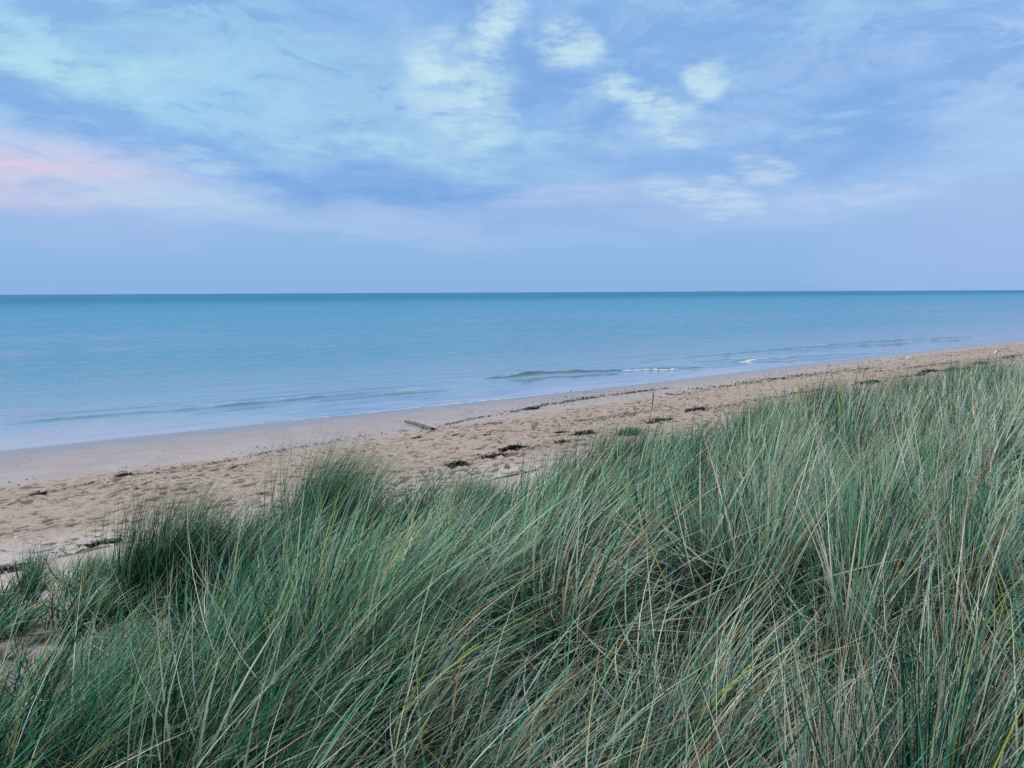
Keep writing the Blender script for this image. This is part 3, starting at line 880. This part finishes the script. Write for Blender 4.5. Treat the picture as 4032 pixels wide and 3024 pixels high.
def build_weed(md, mr):
    pile = Pile(); rnd = np.random.default_rng(77)
    for pts, n, sd, hh in ((W1, 2300, .18, .72), (W1, 1700, 1.2, .55), (W1b, 800, .40, .9), (W1b, 800, 1.5, .6), (W1c, 500, .5, .7), (W2, 900, .45, .8), (W2b, 900, .5, .7), (W3, 1600, .4, .8), (W4, 700, .4, .8), (W5, 200, .25, .8)):
        P = np.array([hit(u, v)[:2] for u, v in pts])
        seg = np.hypot(*np.diff(P, axis=0).T); cum = np.concatenate([[0], np.cumsum(seg)])
        d = rnd.uniform(0, cum[-1], n * 3)
        clus = vnoise(d * .9, d * 0 + n, 4) * .6 + vnoise(d * 2.7, d * 0 + n, 8) * .6
        d = d[rnd.uniform(0, 1, len(d)) < np.clip((clus - .28) * 2.0, .05, 1)][:n]
        x = np.interp(d, cum, P[:, 0]); y = np.interp(d, cum, P[:, 1])
        off = rnd.normal(0, sd, len(d)) * (.35 + vnoise(d * .35, d * 0 + n + 5, 6))
        shift = .35 * fbm(d * .25, d * 0, n, 2)
        x = x + N[0] * (off + shift); y = y + N[1] * (off + shift)
        lg = np.array(hit(1651, 1685)); keep = np.hypot(x - lg[0], y - lg[1]) > .75
        x, y = x[keep], y[keep]
        m = len(x)
        base = np.stack([x, y, ground_z(x, y) + .010 + rnd.uniform(0, .03, m)], -1)
        dist = np.hypot(x, y)
        sz = rnd.uniform(.035, .14, m) * hh * np.clip(dist / 26, .75, 1.6)
        V, F, al = blades(base, sz, rnd.normal(.66, .5, m) + np.pi * (rnd.uniform(0, 1, m) < .5), rnd.uniform(.9, 1.5, m), rnd.uniform(0, .5, m), rnd.uniform(0, 6.28, m),
                          rnd.uniform(0, .2, m), sz * rnd.uniform(.18, .42, m), 3, rnd)
        pile.add(V, F, tone=np.repeat(rnd.uniform(0, 1, m), 8))
    # stray bits over the upper beach
    m = 5200
    t = rnd.uniform(-18, 85, m); s = shore(t) + rnd.uniform(3, 19, m) ** 1.0
    x, y = xy(t, s); keep = rnd.uniform(0, 1, m) < np.where(s - shore(t) > 7.5, .8, .10)
    x, y = x[keep], y[keep]; m = len(x)
    base = np.stack([x, y, ground_z(x, y) + .012], -1); sz = rnd.uniform(.03, .11, m)
    V, F, al = blades(base, sz, rnd.uniform(0, 6.28, m), rnd.uniform(1.1, 1.5, m), rnd.uniform(0, .3, m), rnd.uniform(0, 6.28, m), rnd.uniform(0, .2, m), sz * rnd.uniform(.2, .45, m), 3, rnd)
    pile.add(V, F, tone=np.repeat(rnd.uniform(0, 1, m), 8))
    o = pile.obj('seaweed_litter', md)
    tag(link(o), 'scraps of dark weed and pale fragments strewn along the strandlines', 'seaweed litter', kind='stuff')
    g = 'heaps of dark seaweed on the upper beach'
    S = 'seaweed_clump'; c = 'seaweed'
    weed_clump(S, 'compact black seaweed heap lowest on the pale sand, nearest the grass dip', c, g, hit(1800, 1836), .60, 300, md, 1, hgt=.10)
    weed_clump(S, 'largest black seaweed heap with white bits, between two smaller heaps', c, g, hit(2018, 1772), .85, 420, md, 2, hgt=.12)
    weed_clump(S, 'thin black seaweed trail joined to the foot of the largest heap', c, g, hit(1945, 1800), .70, 180, md, 3, hgt=.06)
    weed_clump(S, 'crumbled dark seaweed heap just above the pale sand slope, behind grass tips', c, g, hit(2300, 1712), .95, 360, md, 4, hgt=.10)
    weed_clump(S, 'flat dark seaweed strip just below the crumbled heap', c, g, hit(2215, 1746), .65, 150, md, 5, hgt=.05)
    weed_clump(S, 'small dark seaweed patch alone on trodden sand above the crumbled heap', c, g, hit(2200, 1706), .35, 80, md, 6, hgt=.05)
    weed_clump(S, 'long black seaweed streak under the standing gull', c, g, hit(3660, 1466), 1.6, 260, md, 7, hgt=.14, ls=1.6)
    weed_clump(S, 'broken black seaweed line reaching toward the two far gulls', c, g, hit(3760, 1459), 2.2, 320, md, 8, hgt=.13, ls=1.6)
    weed_clump(S, 'dark seaweed bar at the top of the beach below the pair of gulls', c, g, hit(3855, 1434), 1.5, 200, md, 9, hgt=.13, ls=1.6)
    weed_clump(S, 'short black seaweed mark beneath the long streak, close to grass tips', c, g, hit(3625, 1480), 1.0, 120, md, 10, hgt=.10, ls=1.5)
    weed_clump(S, 'dark seaweed heap half hidden by the crest grass under the far strandline', c, g, hit(3430, 1509), 1.8, 300, md, 11, hgt=.13, ls=1.5)
    weed_clump(S, 'loose dark seaweed patch behind the grass crest beside the thin stalk', c, g, hit(2740, 1618), 1.3, 260, md, 12, hgt=.10, ls=1.3)
    weed_clump(S, 'ragged dark seaweed fringe behind grass tips at the foot of the thin stalk', c, g, hit(2590, 1662), 1.2, 300, md, 13, hgt=.08, ls=1.2)
    weed_clump(S, 'dark seaweed scrap on the sand at the picture edge by the low grass', c, g, hit(25, 2254), .32, 120, md, 14, hgt=.05)
    weed_clump(S, 'dark matted seaweed behind the low rounded green tuft', c, g, hit(400, 2150), .42, 160, md, 15, hgt=.05)
    weed_clump(S, 'dense black seaweed knot on the main strandline, right of the log', c, g, hit(2090, 1612), .9, 200, md, 16, hgt=.08)
    weed_clump(S, 'small dark seaweed knot on the lower strandline in the smooth sand', c, g, hit(490, 1876), .38, 90, md, 17, hgt=.05)
    weed_clump(S, 'flat dark seaweed flake at the nearest end of the strandline', c, g, hit(165, 1948), .34, 80, md, 18, hgt=.04)
    r = 'red_seaweed_clump'; g = 'patches of reddish weed'
    weed_clump(r, 'reddish brown weed patch alone on trodden sand', c, g, hit(1918, 1716), .35, 70, mr, 21, hgt=.03, ls=.8)
    weed_clump(r, 'faint rusty weed patch just below the driftwood log', c, g, hit(1645, 1725), .35, 60, mr, 22, hgt=.03, ls=.8)
    weed_clump(r, 'widest scatter of rusty weed under the strandline right of the log', c, g, hit(1935, 1672), 1.5, 130, mr, 23, hgt=.03, ls=.8)
    weed_clump(r, 'thin brown weed patch between the log and the dark heaps', c, g, hit(1795, 1715), .5, 60, mr, 24, hgt=.03, ls=.8)
    weed_clump(r, 'brownish weed smear left of the log at the strandline edge', c, g, hit(945, 1838), .8, 90, mr, 25, hgt=.03, ls=.7)


def build_shells(m):
    """little flattened fan shells"""
    pts = [(75, 2245), (62, 2118), (130, 2116), (370, 2064), (500, 1822), (571, 1833), (700, 1827), (715, 1801), (870, 1843), (505, 2066), (560, 2068),
           (965, 1774), (1680, 1745), (1420, 1812), (2158, 1774), (2290, 1715), (2380, 1618), (2610, 1560), (1960, 1602), (2500, 1590), (3110, 1536), (2700, 1575), (40, 2040), (385, 2110)]
    vs, fs = [], []
    R, Sg = 5, 14
    for i in range(R + 1):
        for j in range(Sg):
            a = 2 * math.pi * j / Sg
            rr = i / R
            rad = rr * (1 - .25 * math.cos(a)) * (1 + .05 * math.cos(7 * a))
            vs.append((rad * math.cos(a), rad * math.sin(a) * 1.1, .42 * math.sqrt(max(0, 1 - rr ** 2)) + .04 * math.cos(7 * a) * rr))
    for i in range(R):
        for j in range(Sg):
            a = i * Sg + j; b = i * Sg + (j + 1) % Sg
            fs.append((a, a + Sg, b + Sg, b))
    src = np_mesh('seashell', np.array(vs), np.array(fs), m)
    for i, (u, v) in enumerate(pts):
        o = src if i == 0 else src.copy()
        x, y, z = hit(u, v)
        sca = .032 * random.uniform(.7, 1.4) * max(.8, math.hypot(x, y) / 20)
        o.location = (x, y, z + .012); o.scale = (sca, sca, sca)
        o.rotation_euler = (random.uniform(-.3, .3), random.uniform(-.3, .3), random.uniform(0, 6))
        tag(link(o), 'small white shell lying on the open sand of the beach', 'seashell', 'white shells on the beach')


def tube(path, radii, seg=14, rnd=None, rough=0.0, cap=True):
    path = np.array(path, float); n = len(path)
    V, F = [], []
    up = np.array([0, 0, 1.0])
    for i in range(n):
        d = path[min(i + 1, n - 1)] - path[max(i - 1, 0)]; d /= np.linalg.norm(d)
        a = np.cross(d, up)
        if np.linalg.norm(a) < .05: a = np.array([1.0, 0, 0])
        a /= np.linalg.norm(a); b = np.cross(a, d)
        for j in range(seg):
            th = 2 * math.pi * j / seg
            r = radii[i] * (1 + (rough * (vnoise(np.array([i * .35]), np.array([j * .9 % (seg * .9)]), 5)[0] - .5) if rough else 0))
            rx, rz = (r, r) if np.isscalar(r) else r
            V.append(path[i] + a * math.cos(th) * rx + b * math.sin(th) * rz)
    for i in range(n - 1):
        for j in range(seg):
            q = i * seg + j; w = i * seg + (j + 1) % seg
            F.append((q, w, w + seg, q + seg))
    c0 = len(V); V.append(path[0]); V.append(path[-1])
    for j in range(seg):
        F.append((c0, (j + 1) % seg, j, j)); F.append((c0 + 1, (n - 1) * seg + j, (n - 1) * seg + (j + 1) % seg, (n - 1) * seg + (j + 1) % seg))
    return V, F


def py_mesh(name, V, F, mats, mi=None, smooth=True):
    me = bpy.data.meshes.new(name)
    FF = [tuple(dict.fromkeys(f)) for f in F]
    me.from_pydata([tuple(map(float, v)) for v in V], [], FF)
    for m in mats: me.materials.append(m)
    if mi is not None: me.polygons.foreach_set('material_index', mi)
    if smooth: me.polygons.foreach_set('use_smooth', np.ones(len(FF), bool))
    me.update()
    return bpy.data.objects.new(name, me)


def build_log():
    mt, k, p = material('weathered_wood', .85, .2)
    tc = k.node('ShaderNodeTexCoord').outputs['Object']
    n1 = k.noise(k.mapping(tc, scale=(3, 22, 22)), 1.5, 6, .65)
    n2 = k.noise(tc, 7, 4, .6)
    c = k.ramp(n1, [(.35, (.04, .042, .05)), (.5, (.14, .15, .17)), (.7, (.30, .30, .32))])
    c = k.mix(k.smooth(n2, .55, .64), c, (.06, .065, .07))
    k.put(p.inputs['Base Color'], c)
    k.put(p.inputs['Normal'], k.bump(n1, .02, .9))
    md = simple('dark_wood_end', (.02, .018, .018), .9, .1, .4, 40)
    a = np.array(hit(1597, 1672)); b = np.array(hit(1706, 1697))
    # the thick end comes towards the viewer
    mid = (a + b) / 2
    L = float(np.hypot(*(b - a)[:2])); ang = math.atan2(b[1] - a[1], b[0] - a[0])
    n = 26
    path, rad = [], []
    for i in range(n):
        f = i / (n - 1)
        path.append(((f - .5) * L, .05 * math.sin(f * 3.2) * L * .5, .045 + .055 * f + .02 * math.sin(f * 5)))
        rad.append((.046 + .046 * f + (.03 * math.exp(-((f - .97) / .06) ** 2)) + .008 * math.sin(f * 23)))
    V, F = tube(path, rad, 18, rough=.35)
    body = py_mesh('driftwood_log', V, F, [mt])
    body.location = tuple(mid); body.rotation_euler = (0, 0, ang)
    tag(link(body), 'weathered grey driftwood log lying on the strandline with its dark cut end forward', 'driftwood')
    V2, F2 = tube([(path[-1][0] - .01, path[-1][1], path[-1][2]), (path[-1][0] + .02, path[-1][1], path[-1][2])], [rad[-1] * 1.02, rad[-1] * .94], 18)
    e = py_mesh('cut_end', V2, F2, [md]); tag(e, 'blackened cut end'); link(e, body)
    V3, F3 = tube([(L * .32, 0.0, .10), (L * .36, -.02, .15), (L * .39, -.03, .17)], [.022, .018, .010], 10)
    e = py_mesh('branch_stub', V3, F3, [mt]); link(e, body)


def gull_mesh(mats, head_down=False):
    """body, neck, head, beak as one loft along x (facing +x); folded wings and legs joined on"""
    if head_down:
        st = [(-.24, .19, .006, .004), (-.19, .195, .03, .014), (-.12, .20, .052, .042), (-.03, .20, .068, .064), (.06, .195, .066, .066), (.13, .185, .048, .050),
              (.17, .165, .034, .036), (.20, .14, .030, .034), (.225, .115, .030, .032), (.245, .095, .022, .024), (.262, .08, .009, .010), (.29, .06, .006, .007), (.305, .05, .002, .003)]
    else:
        st = [(-.25, .155, .006, .004), (-.20, .165, .030, .014), (-.13, .18, .052, .042), (-.04, .20, .070, .066), (.05, .215, .068, .072), (.105, .245, .052, .058),
              (.13, .285, .034, .038), (.14, .32, .028, .030), (.15, .352, .031, .030), (.172, .368, .028, .026), (.196, .366, .014, .013), (.225, .360, .008, .009), (.248, .353, .002, .003)]
    V, F = tube([(x, 0, z) for x, z, a, b in st], [1] * len(st), 14)
    V = []
    n = len(st)
    for i in range(n):
        x, z, a, b = st[i]
        j0, j1 = max(i - 1, 0), min(i + 1, n - 1)
        d = np.array([st[j1][0] - st[j0][0], 0, st[j1][1] - st[j0][1]]); d /= np.linalg.norm(d)
        upv = np.array([-d[2], 0, d[0]])
        for j in range(14):
            th = 2 * math.pi * j / 14
            V.append(np.array([x, 0, z]) + np.array([0, 1, 0]) * math.cos(th) * a + upv * math.sin(th) * b)
    V.append(np.array([st[0][0], 0, st[0][1]])); V.append(np.array([st[-1][0], 0, st[-1][1]]))
    mi = []
    for f in F:
        mi.append(2 if max(f) // 14 >= n - 2 and min(f) // 14 >= n - 4 and min(f) < n * 14 and min(f) // 14 >= n - 3 else 0)
    z0 = st[3][1]
    for sgn in (-1, 1):                                             # folded wings, grey with dark tips
        w = [(-.29, z0 - .035, .012, .008), (-.22, z0 - .005, .012, .026), (-.12, z0 + .022, .018, .046), (-.01, z0 + .03, .02, .05), (.07, z0 + .022, .016, .036), (.10, z0 + .01, .006, .012)]
        b = len(V)
        for i, (x, z, a, c) in enumerate(w):
            for j in range(10):
                th = 2 * math.pi * j / 10
                V.append(np.array([x, sgn * (.05 if i > 1 else .02) + math.cos(th) * a, z + math.sin(th) * c]))
        for i in range(len(w) - 1):
            for j in range(10):
                q = b + i * 10 + j; r = b + i * 10 + (j + 1) % 10
                F.append((q, r, r + 10, q + 10)); mi.append(3 if i < 1 else 1)
        F.append(tuple(b + j for j in range(10))); mi.append(3)
        F.append(tuple(b + 50 + j for j in range(10))); mi.append(1)
        # legs and webbed feet
        b = len(V)
        lv, lf = tube([(.0, sgn * .03, z0 - .04), (.012, sgn * .03, .085), (0, sgn * .03, .008)], [.009, .006, .006], 8)
        V += lv; F += [tuple(b + q for q in f) for f in lf]; mi += [2] * len(lf)
        b = len(V)
        V += [np.array(q) for q in ((-.01, sgn * .03, .008), (.05, sgn * .03 - .025, .004), (.055, sgn * .03, .004), (.05, sgn * .03 + .025, .004), (-.01, sgn * .03, .016), (.05, sgn * .03, .01))]
        F += [(b, b + 1, b + 2), (b, b + 2, b + 3), (b + 4, b + 1, b + 5), (b + 4, b + 5, b + 3)]; mi += [2] * 4
    for sgn in (-1, 1):                                             # eyes
        hx, hz = st[9][0], st[9][1] + .006
        b = len(V)
        ev, ef = tube([(hx - .004, sgn * .027, hz), (hx, sgn * .028, hz), (hx + .004, sgn * .027, hz)], [.001, .004, .001], 8)
        V += ev; F += [tuple(b + q for q in f) for f in ef]; mi += [3] * len(ef)
    return V, F, mi


def build_gulls():
    wh = simple('gull_white', (.80, .82, .84), .8, .2, .05, 30); gy = simple('gull_grey', (.30, .34, .39), .8, .2, .1, 30)
    bk = simple('gull_beak', (.55, .36, .10), .6, .3, .1, 30); dk = simple('gull_dark', (.03, .03, .035), .7, .2, .2, 30)
    for (u, v, hd, rz, lab, sc_) in ((3565, 1426, False, -.25, 'white gull with grey wings standing upright on the trodden sand', 1.12),
                                     (3924, 1396, True, 3.6, 'mostly white gull with its head lowered to the sand, nearer of the far pair', 1.15),
                                     (3971, 1385, True, .1, 'grey backed gull bending low at the far end of the beach', 1.25)):
        V, F, mi = gull_mesh(None, hd)
        o = py_mesh('gull', V, F, [wh, gy, bk, dk], mi)
        x, y, z = hit(u, v)
        o.location = (x, y, z + .004); o.rotation_euler = (0, 0, rz); o.scale = (sc_,) * 3
        tag(link(o), lab, 'gull', 'gulls on the beach')


def build_stalk():
    m = simple('dry_stalk', (.06, .055, .05), .8, .1, .3, 30)
    x, y, z = gxy((2552 / 1.8228 - 1106) / 1661 * 13.4, 13.4)
    hz = []
    path = [(0, 0, 0), (.02, 0, .4), (.05, .01, .8), (.085, .01, 1.02), (.10, .01, 1.12), (.115, .01, 1.28), (.13, .01, 1.36)]
    V, F = tube(path, [.005, .004, .004, .004, .009, .010, .002], 8)
    o = py_mesh('flower_stalk', V, F, [m]); o.location = (x, y, z)
    tag(link(o), 'single thin dark flower stalk standing above the grass edge against the sand', 'grass stalk')


# ------------------------------------------------------------------ build
build_world(); build_sun()
mg = mat_grass()
build_ground(mat_beach(), mat_dune())
build_sea(mat_sea())
build_coast()
build_grass(mg)
build_tussocks(mg)
build_weed(mat_weed('dark_seaweed', (.012, .012, .016), (.10, .085, .07)), mat_weed('red_seaweed', (.13, .045, .03), (.22, .10, .06)))
build_shells(simple('shell_white', (.78, .76, .72), .5, .4, .08, 40))
build_log(); build_gulls(); build_stalk()

cam = bpy.data.cameras.new('camera'); co = bpy.data.objects.new('camera', cam); COL.objects.link(co)
cam.sensor_width = 36; cam.lens = 36 * FPX / 4032; cam.clip_start = .05; cam.clip_end = 200000
co.matrix_world = Matrix.Translation((0, 0, H)) @ CAM_ROT.to_4x4()
sc.camera = co
sc.view_settings.view_transform = 'Standard'; sc.view_settings.look = 'None'
sc.view_settings.exposure = 0; sc.view_settings.gamma = 1
sc.cycles.max_bounces = 6; sc.cycles.diffuse_bounces = 1; sc.cycles.glossy_bounces = 3
sc.cycles.use_denoising = False
sc.render.resolution_x = 1024; sc.render.resolution_y = 768
